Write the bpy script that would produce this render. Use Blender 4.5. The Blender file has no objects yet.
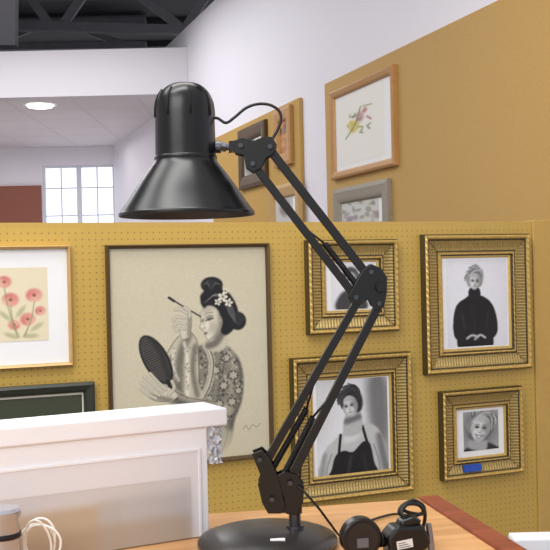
import bpy, math, numpy as np
from mathutils import Vector, Matrix
sc=bpy.context.scene
sc.view_settings.view_transform='Standard'
COL=sc.collection
F=1000.0
CAM=Vector((0,0,1.097))
RHO=0.023; PIT=0.005
fwd=Vector((0,math.cos(PIT),-math.sin(PIT)))
U0=Vector((0,math.sin(PIT),math.cos(PIT)))
X0=Vector((1,0,0))
RT=X0*math.cos(RHO)-U0*math.sin(RHO)
UP=U0*math.cos(RHO)+X0*math.sin(RHO)
cd=bpy.data.cameras.new('camera'); cam=bpy.data.objects.new('camera',cd); COL.objects.link(cam)
cd.sensor_width=36; cd.lens=36*F/550; cd.clip_start=0.05
M=Matrix((RT,UP,-fwd)).transposed().to_4x4(); M.translation=CAM
cam.matrix_world=M
sc.camera=cam

def ray(px,py):
    return (fwd*F+RT*(px-275)+UP*(275-py)).normalized()
class Plane:
    def __init__(s,ox,oy,a):
        s.o=Vector((ox,oy,0)); s.a=a
        s.ax=Vector((math.cos(a),math.sin(a),0)); s.n=Vector((-math.sin(a),math.cos(a),0))
    def loc(s,px,py,off=0):
        o=s.o-s.n*off
        d=ray(px,py); t=(o-CAM).dot(s.n)/d.dot(s.n); P=CAM+d*t
        return (P-o).dot(s.ax),P.z
    def rect(s,x0,y0,x1,y1,off=0):
        xm=(x0+x1)/2; ym=(y0+y1)/2
        s0=s.loc(x0,ym,off)[0]; s1=s.loc(x1,ym,off)[0]; z1=s.loc(xm,y0,off)[1]; z0=s.loc(xm,y1,off)[1]
        return s0,z0,s1,z1
    def mat(s,u,z,off=0):
        m=Matrix.Rotation(s.a,4,'Z'); m.translation=s.o+s.ax*u-s.n*off+Vector((0,0,z)); return m

# ---------- materials
def lin(c):
    return tuple(((v/255)/12.92 if v/255<=0.04045 else ((v/255+0.055)/1.055)**2.4) for v in c)
MATS={}
def mat(name,c,rough=0.5,metal=0.0,noise=0.0,scale=20,bump=0.0,coat=0.0,emit=0,trans=0,stretch=None):
    if name in MATS: return MATS[name]
    m=bpy.data.materials.new(name); m.use_nodes=True; nt=m.node_tree; b=nt.nodes['Principled BSDF']
    L=lin(c)
    b.inputs['Base Color'].default_value=(*L,1); b.inputs['Roughness'].default_value=rough; b.inputs['Metallic'].default_value=metal
    b.inputs['Coat Weight'].default_value=coat; b.inputs['Coat Roughness'].default_value=0.2
    if trans: b.inputs['Transmission Weight'].default_value=trans
    if emit:
        b.inputs['Emission Color'].default_value=(*L,1); b.inputs['Emission Strength'].default_value=emit
    if noise or bump:
        tc=nt.nodes.new('ShaderNodeTexCoord'); mp=nt.nodes.new('ShaderNodeMapping'); nt.links.new(tc.outputs['Object'],mp.inputs[0])
        if stretch: mp.inputs['Scale'].default_value=stretch
        nz=nt.nodes.new('ShaderNodeTexNoise'); nz.inputs['Scale'].default_value=scale; nz.inputs['Detail'].default_value=4
        nt.links.new(mp.outputs[0],nz.inputs['Vector'])
        if noise:
            mx=nt.nodes.new('ShaderNodeMix'); mx.data_type='RGBA'
            mx.inputs[6].default_value=(*[v*(1-noise) for v in L],1); mx.inputs[7].default_value=(*[min(1,v*(1+noise)) for v in L],1)
            nt.links.new(nz.outputs[0],mx.inputs[0]); nt.links.new(mx.outputs[2],b.inputs['Base Color'])
        if bump:
            bp=nt.nodes.new('ShaderNodeBump'); bp.inputs['Strength'].default_value=bump; bp.inputs['Distance'].default_value=0.002
            nt.links.new(nz.outputs[0],bp.inputs['Height']); nt.links.new(bp.outputs[0],b.inputs['Normal'])
    MATS[name]=m; return m
def vcol_mat():
    m=bpy.data.materials.new('printed_art'); m.use_nodes=True; nt=m.node_tree; b=nt.nodes['Principled BSDF']
    a=nt.nodes.new('ShaderNodeAttribute'); a.attribute_name='Col'; nt.links.new(a.outputs['Color'],b.inputs['Base Color'])
    b.inputs['Roughness'].default_value=0.3; b.inputs['Specular IOR Level'].default_value=0.4
    return m
ART=vcol_mat()
def peg_mat():
    m=bpy.data.materials.new('pegboard_mustard'); m.use_nodes=True; nt=m.node_tree; N=nt.nodes.new; Lk=nt.links.new
    b=nt.nodes['Principled BSDF']; tc=N('ShaderNodeTexCoord'); sp=N('ShaderNodeSeparateXYZ'); Lk(tc.outputs['Object'],sp.inputs[0])
    def mth(op,a,bv=None,c=None):
        n=N('ShaderNodeMath'); n.operation=op
        for i,v in enumerate((a,bv,c)):
            if v is None: continue
            if isinstance(v,(int,float)): n.inputs[i].default_value=v
            else: Lk(v,n.inputs[i])
        return n.outputs[0]
    pitch=0.0185
    fx=mth('SUBTRACT',mth('FRACT',mth('DIVIDE',mth('ADD',sp.outputs[0],50),pitch)),0.5)
    fz=mth('SUBTRACT',mth('FRACT',mth('DIVIDE',sp.outputs[2],pitch)),0.5)
    d=mth('SQRT',mth('ADD',mth('MULTIPLY',fx,fx),mth('MULTIPLY',fz,fz)))
    hole=mth('LESS_THAN',d,0.12)
    nz=N('ShaderNodeTexNoise'); nz.inputs['Scale'].default_value=5; Lk(tc.outputs['Object'],nz.inputs['Vector'])
    mx=N('ShaderNodeMix'); mx.data_type='RGBA'; mx.inputs[6].default_value=(*lin((188,154,72)),1); mx.inputs[7].default_value=(*lin((200,166,82)),1)
    Lk(nz.outputs[0],mx.inputs[0])
    m2=N('ShaderNodeMix'); m2.data_type='RGBA'; m2.inputs[7].default_value=(*lin((144,112,50)),1)
    Lk(hole,m2.inputs[0]); Lk(mx.outputs[2],m2.inputs[6]); Lk(m2.outputs[2],b.inputs['Base Color'])
    b.inputs['Roughness'].default_value=0.45
    return m
def tile_mat():
    m=bpy.data.materials.new('ceiling_tiles'); m.use_nodes=True; nt=m.node_tree; N=nt.nodes.new; Lk=nt.links.new
    b=nt.nodes['Principled BSDF']; tc=N('ShaderNodeTexCoord'); br=N('ShaderNodeTexBrick'); Lk(tc.outputs['Object'],br.inputs['Vector'])
    br.offset=0; br.inputs['Color1'].default_value=(*lin((220,213,216)),1); br.inputs['Color2'].default_value=(*lin((216,209,212)),1)
    br.inputs['Mortar'].default_value=(*lin((210,203,206)),1); br.inputs['Scale'].default_value=1
    br.inputs['Brick Width'].default_value=0.6; br.inputs['Row Height'].default_value=0.6; br.inputs['Mortar Size'].default_value=0.02
    Lk(br.outputs['Color'],b.inputs['Base Color']); b.inputs['Roughness'].default_value=0.8
    return m
def wood_mat(name,c1,c2,rough=0.35,scl=(3,40,40)):
    m=bpy.data.materials.new(name); m.use_nodes=True; nt=m.node_tree; N=nt.nodes.new; Lk=nt.links.new
    b=nt.nodes['Principled BSDF']; tc=N('ShaderNodeTexCoord'); mp=N('ShaderNodeMapping'); mp.inputs['Scale'].default_value=scl
    Lk(tc.outputs['Object'],mp.inputs[0]); nz=N('ShaderNodeTexNoise'); nz.inputs['Scale'].default_value=1.5; nz.inputs['Detail'].default_value=6; nz.inputs['Distortion'].default_value=0.6
    Lk(mp.outputs[0],nz.inputs['Vector']); r=N('ShaderNodeValToRGB'); r.color_ramp.elements[0].position=0.35; r.color_ramp.elements[1].position=0.65
    r.color_ramp.elements[0].color=(*lin(c1),1); r.color_ramp.elements[1].color=(*lin(c2),1)
    Lk(nz.outputs[0],r.inputs[0]); Lk(r.outputs[0],b.inputs['Base Color']); b.inputs['Roughness'].default_value=rough
    return m
BLACK=mat('black_satin_enamel',(5,5,6),0.3,0,0.15,60)
BLACKM=mat('black_satin_steel',(6,6,7),0.33,0.0,0.1,50)
CORD=mat('black_cord_rubber',(12,12,13),0.5,0,0.1,80)
STEEL=mat('brushed_steel',(150,152,158),0.28,0.9,0.1,60)
DSTEEL=mat('dark_spring_steel',(38,38,42),0.34,0.6,0.1,60)
SHIN=mat('shade_inside_grey',(34,34,36),0.5,0,0.05,20)
BULB=mat('bulb_white_glass',(235,235,230),0.15,0,0.02,10)
GOLD=mat('gold_leaf',(206,172,98),0.36,0.5,0.25,90)
GOLDD=mat('gold_antique_rib',(164,140,84),0.42,0.4,0.4,140)
OLIVE=mat('dark_olive_rim',(74,62,34),0.4,0.25,0.2,100)
THIN=mat('thin_gold_frame',(196,160,104),0.35,0.3,0.15,50)
DKFR=mat('dark_brown_frame',(82,62,34),0.4,0.2,0.2,50)
WDFR=mat('honey_wood_frame',(184,138,84),0.4,0.1,0.15,40)
GRFR=mat('weathered_grey_frame',(150,142,128),0.5,0.1,0.2,60)
DGREEN=mat('dark_green_frame',(42,46,36),0.4,0,0.2,60)
MOUNT=mat('mount_card_cream',(238,232,214),0.7,0,0.02,100)
MOUNTW=mat('mount_card_white',(236,236,236),0.7,0,0.02,100)
WHITEW=mat('white_wall_paint',(229,226,233),0.6,0,0.02,3)
WHITEB=mat('cream_grey_beam_paint',(206,202,208),0.6,0,0.02,3)
WHITEP=mat('white_lacquer',(240,241,246),0.35,0,0.02,8)
HESS=mat('hessian_tan_board',(190,153,90),0.75,0,0.12,150,0.3)
HESS2=mat('hessian_ochre_board',(186,148,78),0.75,0,0.12,150,0.3)
BROWNB=mat('brown_board',(140,84,66),0.6,0,0.1,30)
DARKR=mat('dark_roof_sheet',(24,24,30),0.7,0,0.3,6)
BEAM=mat('roof_steel_grey',(96,96,104),0.6,0,0.2,10)
BEAML=mat('roof_steel_light',(150,150,158),0.6,0,0.1,10)
CONC=mat('floor_grey_concrete',(120,112,104),0.7,0,0.15,5)
SKY=mat('window_daylight',(232,238,250),0.2,0,0.03,6,emit=1.1)
LAMPE=mat('downlight_glow',(255,250,240),0.3,0,0.01,6,emit=4)
REDW=wood_mat('red_brown_edge_wood',(120,52,28),(150,72,38))
TABW=wood_mat('pale_orange_table_wood',(198,144,90),(220,168,112),0.3)
WHITEC=mat('white_cable_plastic',(240,238,232),0.4,0,0.02,10)
LBL=mat('white_paper_label',(225,225,222),0.6,0,0.03,80)
LBLG=mat('grey_ink',(100,100,104),0.6,0,0.03,80)
BLUE=mat('blue_sticker',(40,80,175),0.5,0,0.05,50)
SHRINK=mat('clear_plastic_wrap',(205,210,220),0.15,0,0.25,160,0.0,0.6,0,0.15)
PEG=peg_mat(); TILE=tile_mat()

# ---------- mesh helpers
def obj(name,verts,faces,mats,mi=None,parent=None,smooth=False,mw=None,label=None):
    me=bpy.data.meshes.new(name); me.from_pydata([tuple(v) for v in verts],[],faces)
    if not isinstance(mats,(list,tuple)): mats=[mats]
    for m in mats: me.materials.append(m)
    if mi is not None:
        for p,i in zip(me.polygons,mi): p.material_index=i
    if smooth:
        for p in me.polygons: p.use_smooth=True
    me.update()
    o=bpy.data.objects.new(name,me); COL.objects.link(o)
    if mw is not None: o.matrix_world=mw
    if parent is not None: o.parent=parent
    if label: o['label']=label
    return o
def top(o,label,cat,group=None,kind=None):
    o['label']=label; o['category']=cat
    if group: o['group']=group
    if kind: o['kind']=kind
    return o
def empty(name,mw,label,cat,group=None):
    e=bpy.data.objects.new(name,None); e.empty_display_size=0.05; COL.objects.link(e); e.matrix_world=mw
    return top(e,label,cat,group)
def fixn(o):
    import bmesh
    bm=bmesh.new(); bm.from_mesh(o.data); bmesh.ops.recalc_face_normals(bm,faces=bm.faces); bm.to_mesh(o.data); bm.free(); return o
def bevel(o,w,seg=2):
    m=o.modifiers.new('bevel','BEVEL'); m.width=w; m.segments=seg; m.limit_method='ANGLE'; m.angle_limit=math.radians(35); return o
def box(name,x0,y0,z0,x1,y1,z1,m,parent=None,mw=None,bev=0,label=None):
    v=[(x0,y0,z0),(x1,y0,z0),(x1,y1,z0),(x0,y1,z0),(x0,y0,z1),(x1,y0,z1),(x1,y1,z1),(x0,y1,z1)]
    f=[(0,3,2,1),(4,5,6,7),(0,1,5,4),(1,2,6,5),(2,3,7,6),(3,0,4,7)]
    o=obj(name,v,f,m,None,parent,False,mw,label)
    if bev: bevel(o,bev)
    return o
class MB:
    def __init__(s): s.v=[];s.f=[];s.mi=[]
    def add(s,v,f,mi=0):
        b=len(s.v); s.v+=[tuple(x) for x in v]; s.f+=[tuple(i+b for i in q) for q in f]; s.mi+=[mi]*len(f)
    def box(s,c0,c1,mi=0):
        x0,y0,z0=c0;x1,y1,z1=c1
        s.add([(x0,y0,z0),(x1,y0,z0),(x1,y1,z0),(x0,y1,z0),(x0,y0,z1),(x1,y0,z1),(x1,y1,z1),(x0,y1,z1)],[(0,3,2,1),(4,5,6,7),(0,1,5,4),(1,2,6,5),(2,3,7,6),(3,0,4,7)],mi)
    def beam(s,p0,p1,w,t,mi=0,side=Vector((0,1,0))):
        p0=Vector(p0);p1=Vector(p1); d=(p1-p0).normalized(); n=d.cross(side).normalized(); k=n.cross(d).normalized()
        vs=[]
        for p in (p0,p1):
            for a,b in ((-1,-1),(1,-1),(1,1),(-1,1)): vs.append(p+n*(a*w/2)+k*(b*t/2))
        s.add(vs,[(0,1,2,3),(7,6,5,4),(0,4,5,1),(1,5,6,2),(2,6,7,3),(3,7,4,0)],mi)
    def cyl(s,p0,p1,r0,r1=None,n=20,mi=0):
        r1=r0 if r1 is None else r1
        p0=Vector(p0);p1=Vector(p1); d=(p1-p0).normalized(); a=Vector((0,0,1)) if abs(d.z)<0.9 else Vector((1,0,0))
        x=d.cross(a).normalized(); y=d.cross(x)
        vs=[]
        for p,r in ((p0,r0),(p1,r1)):
            for i in range(n):
                t=2*math.pi*i/n; vs.append(p+x*(r*math.cos(t))+y*(r*math.sin(t)))
        fs=[(i,(i+1)%n,n+(i+1)%n,n+i) for i in range(n)]+[tuple(range(n))[::-1],tuple(range(n,2*n))]
        s.add(vs,fs,mi)
    def prism(s,pts,y0,y1,mi=0):
        n=len(pts); vs=[(p[0],y0,p[1]) for p in pts]+[(p[0],y1,p[1]) for p in pts]
        s.add(vs,[tuple(range(n)),tuple(range(n,2*n))[::-1]]+[(i,i+n,(i+1)%n+n,(i+1)%n) for i in range(n)],mi)
    def tube(s,pts,r,n=8,mi=0):
        pts=[Vector(p) for p in pts]; m=len(pts); vs=[];fs=[]
        d=(pts[1]-pts[0]).normalized(); a=Vector((0,0,1)) if abs(d.z)<0.9 else Vector((0,1,0)); x=d.cross(a).normalized()
        for i,p in enumerate(pts):
            d=(pts[min(i+1,m-1)]-pts[max(i-1,0)]).normalized()
            x=(x-d*x.dot(d)).normalized(); y=d.cross(x)
            for k in range(n):
                t=2*math.pi*k/n; vs.append(p+x*(r*math.cos(t))+y*(r*math.sin(t)))
        for i in range(m-1):
            for k in range(n): fs.append((i*n+k,i*n+(k+1)%n,(i+1)*n+(k+1)%n,(i+1)*n+k))
        fs+= [tuple(range(n))[::-1],tuple(range((m-1)*n,m*n))]
        s.add(vs,fs,mi)
    def spring(s,p0,p1,R,r,turns,n=6,mi=0,per=12):
        p0=Vector(p0);p1=Vector(p1); d=(p1-p0); L=d.length; d=d/L; x=d.cross(Vector((0,1,0))).normalized(); y=d.cross(x)
        pts=[p0+d*(L*i/(turns*per))+x*(R*math.cos(2*math.pi*i/per))+y*(R*math.sin(2*math.pi*i/per)) for i in range(int(turns*per)+1)]
        s.tube(pts,r,n,mi)
    def lathe(s,prof,c,n=64,mi=0):
        c=Vector(c); vs=[];fs=[]; m=len(prof)
        for r,z in prof:
            for k in range(n):
                t=2*math.pi*k/n; vs.append(c+Vector((r*math.cos(t),r*math.sin(t),z)))
        for i in range(m-1):
            for k in range(n): fs.append((i*n+k,i*n+(k+1)%n,(i+1)*n+(k+1)%n,(i+1)*n+k))
        s.add(vs,fs,mi)
    def done(s,name,mats,parent=None,smooth=False,mw=None,bev=0,label=None,autos=False):
        o=obj(name,s.v,s.f,mats,s.mi,parent,smooth or autos,None,label); fixn(o)
        if mw is not None and parent is None: o.matrix_world=mw
        if autos:
            o.data.set_sharp_from_angle(angle=math.radians(35))
        if bev: bevel(o,bev)
        return o
def catmull(P,k=8,closed=False):
    P=[np.array(p,float) for p in P]; n=len(P); out=[]
    rng=range(n if closed else n-1)
    for i in rng:
        g=(lambda j:P[j%n]) if closed else (lambda j:P[min(max(j,0),n-1)])
        a,b,c,d=g(i-1),g(i),g(i+1),g(i+2)
        for j in range(k):
            t=j/k; out.append(0.5*((2*b)+(-a+c)*t+(2*a-5*b+4*c-d)*t*t+(-a+3*b-3*c+d)*t**3))
    if not closed: out.append(P[-1])
    return out

# ---------- painter (vertex-colour prints)
class Canvas:
    def __init__(s,x0,y0,x1,y1,bg,k=2.0):
        s.x0,s.y0,s.x1,s.y1=x0,y0,x1,y1; s.nx=max(3,int((x1-x0)*k)); s.ny=max(3,int((y1-y0)*k)); s.k=k
        s.X,s.Y=np.meshgrid(np.linspace(x0,x1,s.nx),np.linspace(y0,y1,s.ny)); s.A=np.zeros((s.ny,s.nx,3)); s.A[:]=bg
        s.X0,s.Y0=s.X,s.Y
    def rot(s,cx=0,cy=0,deg=0,sc=1.0):
        t=math.radians(deg); dx=(s.X0-cx)/sc; dy=(s.Y0-cy)/sc
        s.X=cx+dx*math.cos(t)+dy*math.sin(t); s.Y=cy-dx*math.sin(t)+dy*math.cos(t)
    def blend(s,m,c,al=1):
        m=(m*al)[...,None]; s.A=s.A*(1-m)+np.array(c,float)*m
    def blur(s,m,r):
        n=int(max(1,round(r*s.k)))
        for _ in range(2):
            for ax in (0,1):
                acc=np.zeros_like(m)
                p=np.pad(m,[(n,n) if a==ax else (0,0) for a in (0,1)],mode='edge')
                for j in range(2*n+1):
                    acc+= p[j:j+m.shape[0],:] if ax==0 else p[:,j:j+m.shape[1]]
                m=acc/(2*n+1)
        return m
    def soft(s,mix=0.5):
        B=np.stack([s.blur(s.A[...,i],0.3) for i in range(3)],-1); s.A=s.A*(1-mix)+B*mix
    def poly(s,pts,c,blur=0.5,al=1,smooth=True,clip=None):
        P=catmull(pts,6,True) if smooth else pts
        m=np.zeros(s.X.shape,bool); n=len(P)
        for i in range(n):
            xa,ya=P[i][0],P[i][1]; xb,yb=P[(i+1)%n][0],P[(i+1)%n][1]
            if ya==yb: continue
            cnd=((s.Y<ya)!=(s.Y<yb))&(s.X<(xb-xa)*(s.Y-ya)/(yb-ya)+xa); m^=cnd
        m=m.astype(float)
        if blur: m=s.blur(m,blur)
        if clip is not None: m=m*clip
        s.blend(m,c,al); return m
    def ell(s,cx,cy,rx,ry,rot,c,soft=0.15,al=1,clip=None):
        t=math.radians(rot); dx=s.X-cx; dy=s.Y-cy; u=(dx*math.cos(t)+dy*math.sin(t))/rx; v=(-dx*math.sin(t)+dy*math.cos(t))/ry
        d=np.sqrt(u*u+v*v); m=np.clip((1-d)/soft+0.5,0,1)
        if clip is not None: m=m*clip
        s.blend(m,c,al); return m
    def line(s,pts,w,c,al=1,smooth=True,clip=None,blur=0):
        P=catmull(pts,5) if smooth else [np.array(p,float) for p in pts]
        D=np.full(s.X.shape,1e9)
        for a,b in zip(P[:-1],P[1:]):
            ab=b-a; L=max(1e-9,float(ab@ab)); t=np.clip(((s.X-a[0])*ab[0]+(s.Y-a[1])*ab[1])/L,0,1)
            D=np.minimum(D,np.hypot(s.X-a[0]-t*ab[0],s.Y-a[1]-t*ab[1]))
        m=np.clip((w/2-D)*s.k*0.8+0.5,0,1)
        if blur: m=s.blur(m,blur)
        if clip is not None: m=m*clip
        s.blend(m,c,al)
    def grain(s,amp,clip=None,seed=1):
        r=np.random.RandomState(seed).normal(0,amp,s.X.shape); r=s.blur(r,0.3)*1.6
        if clip is not None: r=r*clip
        s.A=s.A+r[...,None]
    def mesh(s,name,x0,z0,x1,z1,y,parent,mw=None):
        A=np.clip(s.A,0,255)/255; Ln=np.where(A<=0.04045,A/12.92,((A+0.055)/1.055)**2.4)
        gx,gz=np.meshgrid(np.linspace(x0,x1,s.nx),np.linspace(z1,z0,s.ny))
        v=np.stack([gx,np.full_like(gx,y),gz],-1).reshape(-1,3)
        i=np.arange(s.nx*s.ny).reshape(s.ny,s.nx)
        f=np.stack([i[1:,:-1],i[1:,1:],i[:-1,1:],i[:-1,:-1]],-1).reshape(-1,4)
        me=bpy.data.meshes.new(name); me.from_pydata(v.tolist(),[],f.tolist())
        a=me.color_attributes.new('Col','FLOAT_COLOR','POINT')
        c=np.concatenate([Ln.reshape(-1,3),np.ones((s.nx*s.ny,1))],1).astype(np.float32); a.data.foreach_set('color',c.ravel())
        me.materials.append(ART); o=bpy.data.objects.new(name,me); COL.objects.link(o); o.parent=parent; return o

# ---------- frames
def frame_mesh(name,w,h,rows,mats,parent,pitch=0.02):
    nw=max(2,int(w/pitch)); nh=max(2,int(h/pitch)); nw+=nw%2; nh+=nh%2
    v=[];f=[];mi=[]
    for (ins,ht,amp,m) in rows:
        x=w/2-ins; z=h/2-ins; k=0
        O=[(-w/2,-h/2),(w/2,-h/2),(w/2,h/2),(-w/2,h/2)]
        for sd in range(4):
            a=O[sd]; b=O[(sd+1)%4]; n=nw if sd%2==0 else nh
            for i in range(n):
                t=i/n; on=(i%4<2) if amp<0 else (i%2)
                hh=ht+(abs(amp) if (on and i) else 0)
                px=min(max(a[0]+(b[0]-a[0])*t,-x),x); pz=min(max(a[1]+(b[1]-a[1])*t,-z),z)
                v.append((px,-hh,pz)); k+=1
    T=2*(nw+nh)
    for r in range(len(rows)-1):
        for i in range(T):
            f.append((r*T+i,r*T+(i+1)%T,(r+1)*T+(i+1)%T,(r+1)*T+i)); mi.append(rows[r][3])
    return obj(name,v,f,mats,mi,parent)
ORN=lambda t:[(0,0,0,1),(0,0.020,0,1),(t*0.05,0.027,0,0),(t*0.10,0.030,-0.002,0),(t*0.16,0.029,-0.0015,0),(t*0.20,0.024,0,1),(t*0.27,0.020,0.002,2),(t*0.42,0.015,0.003,2),(t*0.58,0.012,0.003,2),(t*0.68,0.012,0.002,1),(t*0.74,0.013,0,0),(t*0.78,0.018,-0.002,0),(t*0.83,0.018,-0.001,1),(t*0.90,0.011,0,0),(t*0.95,0.010,0,0),(t,0.006,0,1)]
FLATP=lambda t,d:[(0,0,0,0),(0,d*0.8,0,0),(t*0.25,d,0,0),(t*0.7,d*0.85,0,0),(t*0.85,d*0.7,0,0),(t,0.003,0,0)]
def picture(plane,R,A,paint,name,label,rows,mats,mount,mm=None,pitch=0.02,group=None,off=0.0,bg=(230,228,222),k=2.0):
    fo=max(r[1] for r in rows)*0.8
    s0,z0,s1,z1=plane.rect(*R,off=fo); w=s1-s0; h=z1-z0
    e=empty(name,plane.mat((s0+s1)/2,(z0+z1)/2,off),label,'picture',group)
    bpy.context.view_layer.update()
    pf=frame_mesh('frame',w,h,rows,mats,e,pitch)
    t=rows[-1][0]
    mo=box('mount',-w/2+t*0.9,-0.006,-h/2+t*0.9,w/2-t*0.9,-0.001,h/2-t*0.9,mount,e)
    bk=box('backing',-w/2+0.004,-0.001,-h/2+0.004,w/2-0.004,0,h/2-0.004,DKFR,e)
    a0,b0,a1,b1=plane.rect(*A,off=0.007); cx=(s0+s1)/2; cz=(z0+z1)/2
    c=Canvas(*A,bg,k); paint(c); c.mesh('print',a0-cx,b0-cz,a1-cx,b1-cz,-0.0068,e)
    return e,cx,cz

# ================= STRUCTURE
def struct(o): o['kind']='structure'; return o
TW=0.35
def wallX(y): return 2.375-TW*y
PW=Plane(wallX(5),5,math.atan2(-1,TW))
def wall_s(y):
    return (Vector((wallX(y),y,0))-PW.o).dot(PW.ax)
FY=12.4
struct(box('floor',-5,-2,-0.1,3.2,18,0,CONC))
struct(box('wall_right',wall_s(FY+0.3),0,0,wall_s(-2),0.15,3.27,WHITEW,mw=PW.mat(0,0)))
mb=MB()
PF=Plane(0,FY,0)
wx0=PF.loc(43,200)[0]; wx1=PF.loc(115,200)[0]; wz1=PF.loc(80,165)[1]; wz0=0.9
mb.box((-5,FY,0),(wx0,FY+0.15,2.68)); mb.box((wx1,FY,0),(-1.6,FY+0.15,2.68))
mb.box((wx0,FY,wz1),(wx1,FY+0.15,2.68)); mb.box((wx0,FY,0),(wx1,FY+0.15,wz0))
struct(mb.done('wall_back',WHITEW))
mb=MB(); t=0.03; a,b=wx0,wx1
mb.box((a,FY+0.03,wz0),(a+t,FY+0.08,wz1)); mb.box((b-t,FY+0.03,wz0),(b,FY+0.08,wz1)); mb.box((a+t,FY+0.03,wz0),(b-t,FY+0.08,wz0+t)); mb.box((a+t,FY+0.03,wz1-t),(b-t,FY+0.08,wz1))
mb.box(((a+b)/2-0.03,FY+0.02,wz0+t),((a+b)/2+0.03,FY+0.09,wz1-t))
for q in (0.25,0.75): x=a+(b-a)*q; mb.box((x-0.008,FY+0.04,wz0+t),(x+0.008,FY+0.07,wz1-t))
for q in (0.3,0.6,0.82):
    z=wz0+(wz1-wz0)*q; mb.box((a+t,FY+0.042,z-0.008),(b-t,FY+0.068,z+0.008))
mb.box((a+t,FY+0.055,wz0+t),(b-t,FY+0.06,wz1-t),1)
struct(mb.done('window_1',[mat('window_frame_grey',(212,215,224),0.5,0,0.05,10),SKY]))
struct(box('wall_left',-5.15,-2,0,-5,18,5,WHITEW))
BY=9.0; CZ=2.68
struct(box('ceiling',-5,BY,CZ,wallX(BY)+0.1,FY+0.15,CZ+0.06,TILE))
struct(box('trim_1',-5,BY-0.12,CZ,wallX(BY)-0.0+0.04,BY,CZ+0.41,WHITEB))
mb=MB()
d=ray(40,104); t=(CZ-CAM.z)/d.z; P=CAM+d*t
if P.y<BY+0.16: P.x*=(BY+0.2)/P.y; P.y=BY+0.2
mb.cyl((P.x,P.y,CZ-0.012),(P.x,P.y,CZ),0.15,0.16,32,0); mb.cyl((P.x,P.y,CZ-0.03),(P.x,P.y,CZ-0.012),0.11,0.125,32,1)
top(mb.done('ceiling_downlight',[WHITEP,LAMPE]),'round white glowing downlight set in the suspended ceiling','light')
mb=MB(); mb.box((-8,2,4.7),(5,20,4.8))
for i in range(12): mb.box((-8,3+i*1.4,4.62),(5,3.1+i*1.4,4.7))
struct(mb.done('ceiling_roof',DARKR))
def truss(y,zl,zr,ztop,segs):
    mb=MB(); xa,xb=-4.6,wallX(y)+0.8
    f=lambda x:zl+(zr-zl)*(x-xa)/(xb-xa)
    mb.beam((xa,y,f(xa)),(xb,y,f(xb)),0.09,0.12); mb.beam((xa,y,ztop),(xb,y,ztop),0.12,0.12)
    for (x0,x1) in segs: mb.beam((x0,y,f(x0)),(x1,y,ztop),0.09,0.06)
    return top(mb.done('roof_truss',[BEAM,BEAML]),'dark grey steel roof truss with broad diagonal braces','roof truss','steel roof trusses')
truss(10.6,3.83,3.64,4.55,[(-3.4,-2.7),(-2.3,-2.9),(-2.2,-1.6),(-0.9,-2.0),(-0.9,-0.3)])
truss(14.0,4.3,4.28,4.6,[(-4.0,-3.2),(-2.0,-2.8)])
mb=MB(); mb.beam((-2.50,9.6,3.3),(-2.46,9.6,4.62),0.15,0.12,0)
top(mb.done('roof_post',[BEAML]),'pale grey steel roof post beside the truss','post')
P=PF.rect(0,186,42,222)
top(box('notice_board',P[0]-0.6,FY-0.035,0.0,P[2],FY-0.004,P[3],BROWNB),'plain brown display board against the far wall','display board')

def wrect(px0,px1,ztop,zbot,name,m,label):
    s0=PW.loc(px0,200,0.025)[0]; s1=PW.loc(px1,200)[0]
    return top(box(name,s0,-0.025,zbot,s1,-0.001,ztop,m,mw=PW.mat(0,0),bev=0.003),label,'display board','display boards on the white wall')
zt1=PW.loc(327,85)[1]; 
zt2=PW.loc(260,118)[1]
wrect(327,640,zt1,0.3,'display_board',HESS,'large tan hessian display board fixed to the white wall')
wrect(213,305,zt2,0.3,'display_board',HESS2,'ochre display board further along the white wall')
PWB=Plane(PW.o.x-0.026*PW.n.x,PW.o.y-0.026*PW.n.y,PW.a)

def p_bird(c):
    rng=np.random.RandomState(9)
    for i in range(18):
        x=348+rng.rand()*22; y=106+rng.rand()*28; a=rng.rand()*180; c.line([(x,y),(x+4*math.cos(a),y+3*math.sin(a))],1.3,[(110,130,66),(140,150,80),(88,110,58)][i%3],0.8)
    c.ell(355,124,5,6,20,(206,184,84),0.6,0.85); c.ell(352,119,2.6,2.6,0,(214,190,70),0.5,0.9); c.ell(361,116,4,5,0,(176,120,134),0.8,0.7); c.ell(366,111,2.5,2.5,0,(186,96,100),0.6,0.7)
    c.line([(346,134),(356,122),(362,106)],1.0,(100,112,58)); c.line([(368,118),(372,122)],1.4,(160,80,70),0.8); c.soft()
picture(PWB,(330,78,394,173),(339,90,384,161),p_bird,'framed_painting','honey wood framed flower painting with wide white mount',FLATP(0.045,0.03),[WDFR],MOUNTW,pitch=0.1,bg=(236,234,226),group='framed pictures on the display boards')
def p_sk(c):
    rng=np.random.RandomState(3)
    for i in range(40):
        x=343+rng.rand()*36; y=196+rng.rand()*30; c.ell(x,y,1+rng.rand()*2.5,1+rng.rand()*2,rng.rand()*90,[(130,130,130),(170,160,120),(120,130,110),(170,140,150)][i%4],0.8,0.6)
picture(PWB,(333,184,388,240),(341,194,379,234),p_sk,'framed_painting','grey framed floral sketch below the flower painting',FLATP(0.09,0.03),[GRFR],MOUNTW,pitch=0.1,bg=(205,205,200),group='framed pictures on the display boards')
def p_d1(c):
    c.poly([(246,150),(252,140),(258,150),(258,172),(246,172)],(120,120,120),1,0.8); c.ell(252,142,3,4,0,(90,85,85),0.5)
picture(PWB,(238,125,265,187),(244,137,259,177),p_d1,'framed_drawing','dark gold framed sketch with cream mount',FLATP(0.10,0.03),[DKFR],MOUNT,pitch=0.1,bg=(206,204,196),group='framed pictures on the display boards')
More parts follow.
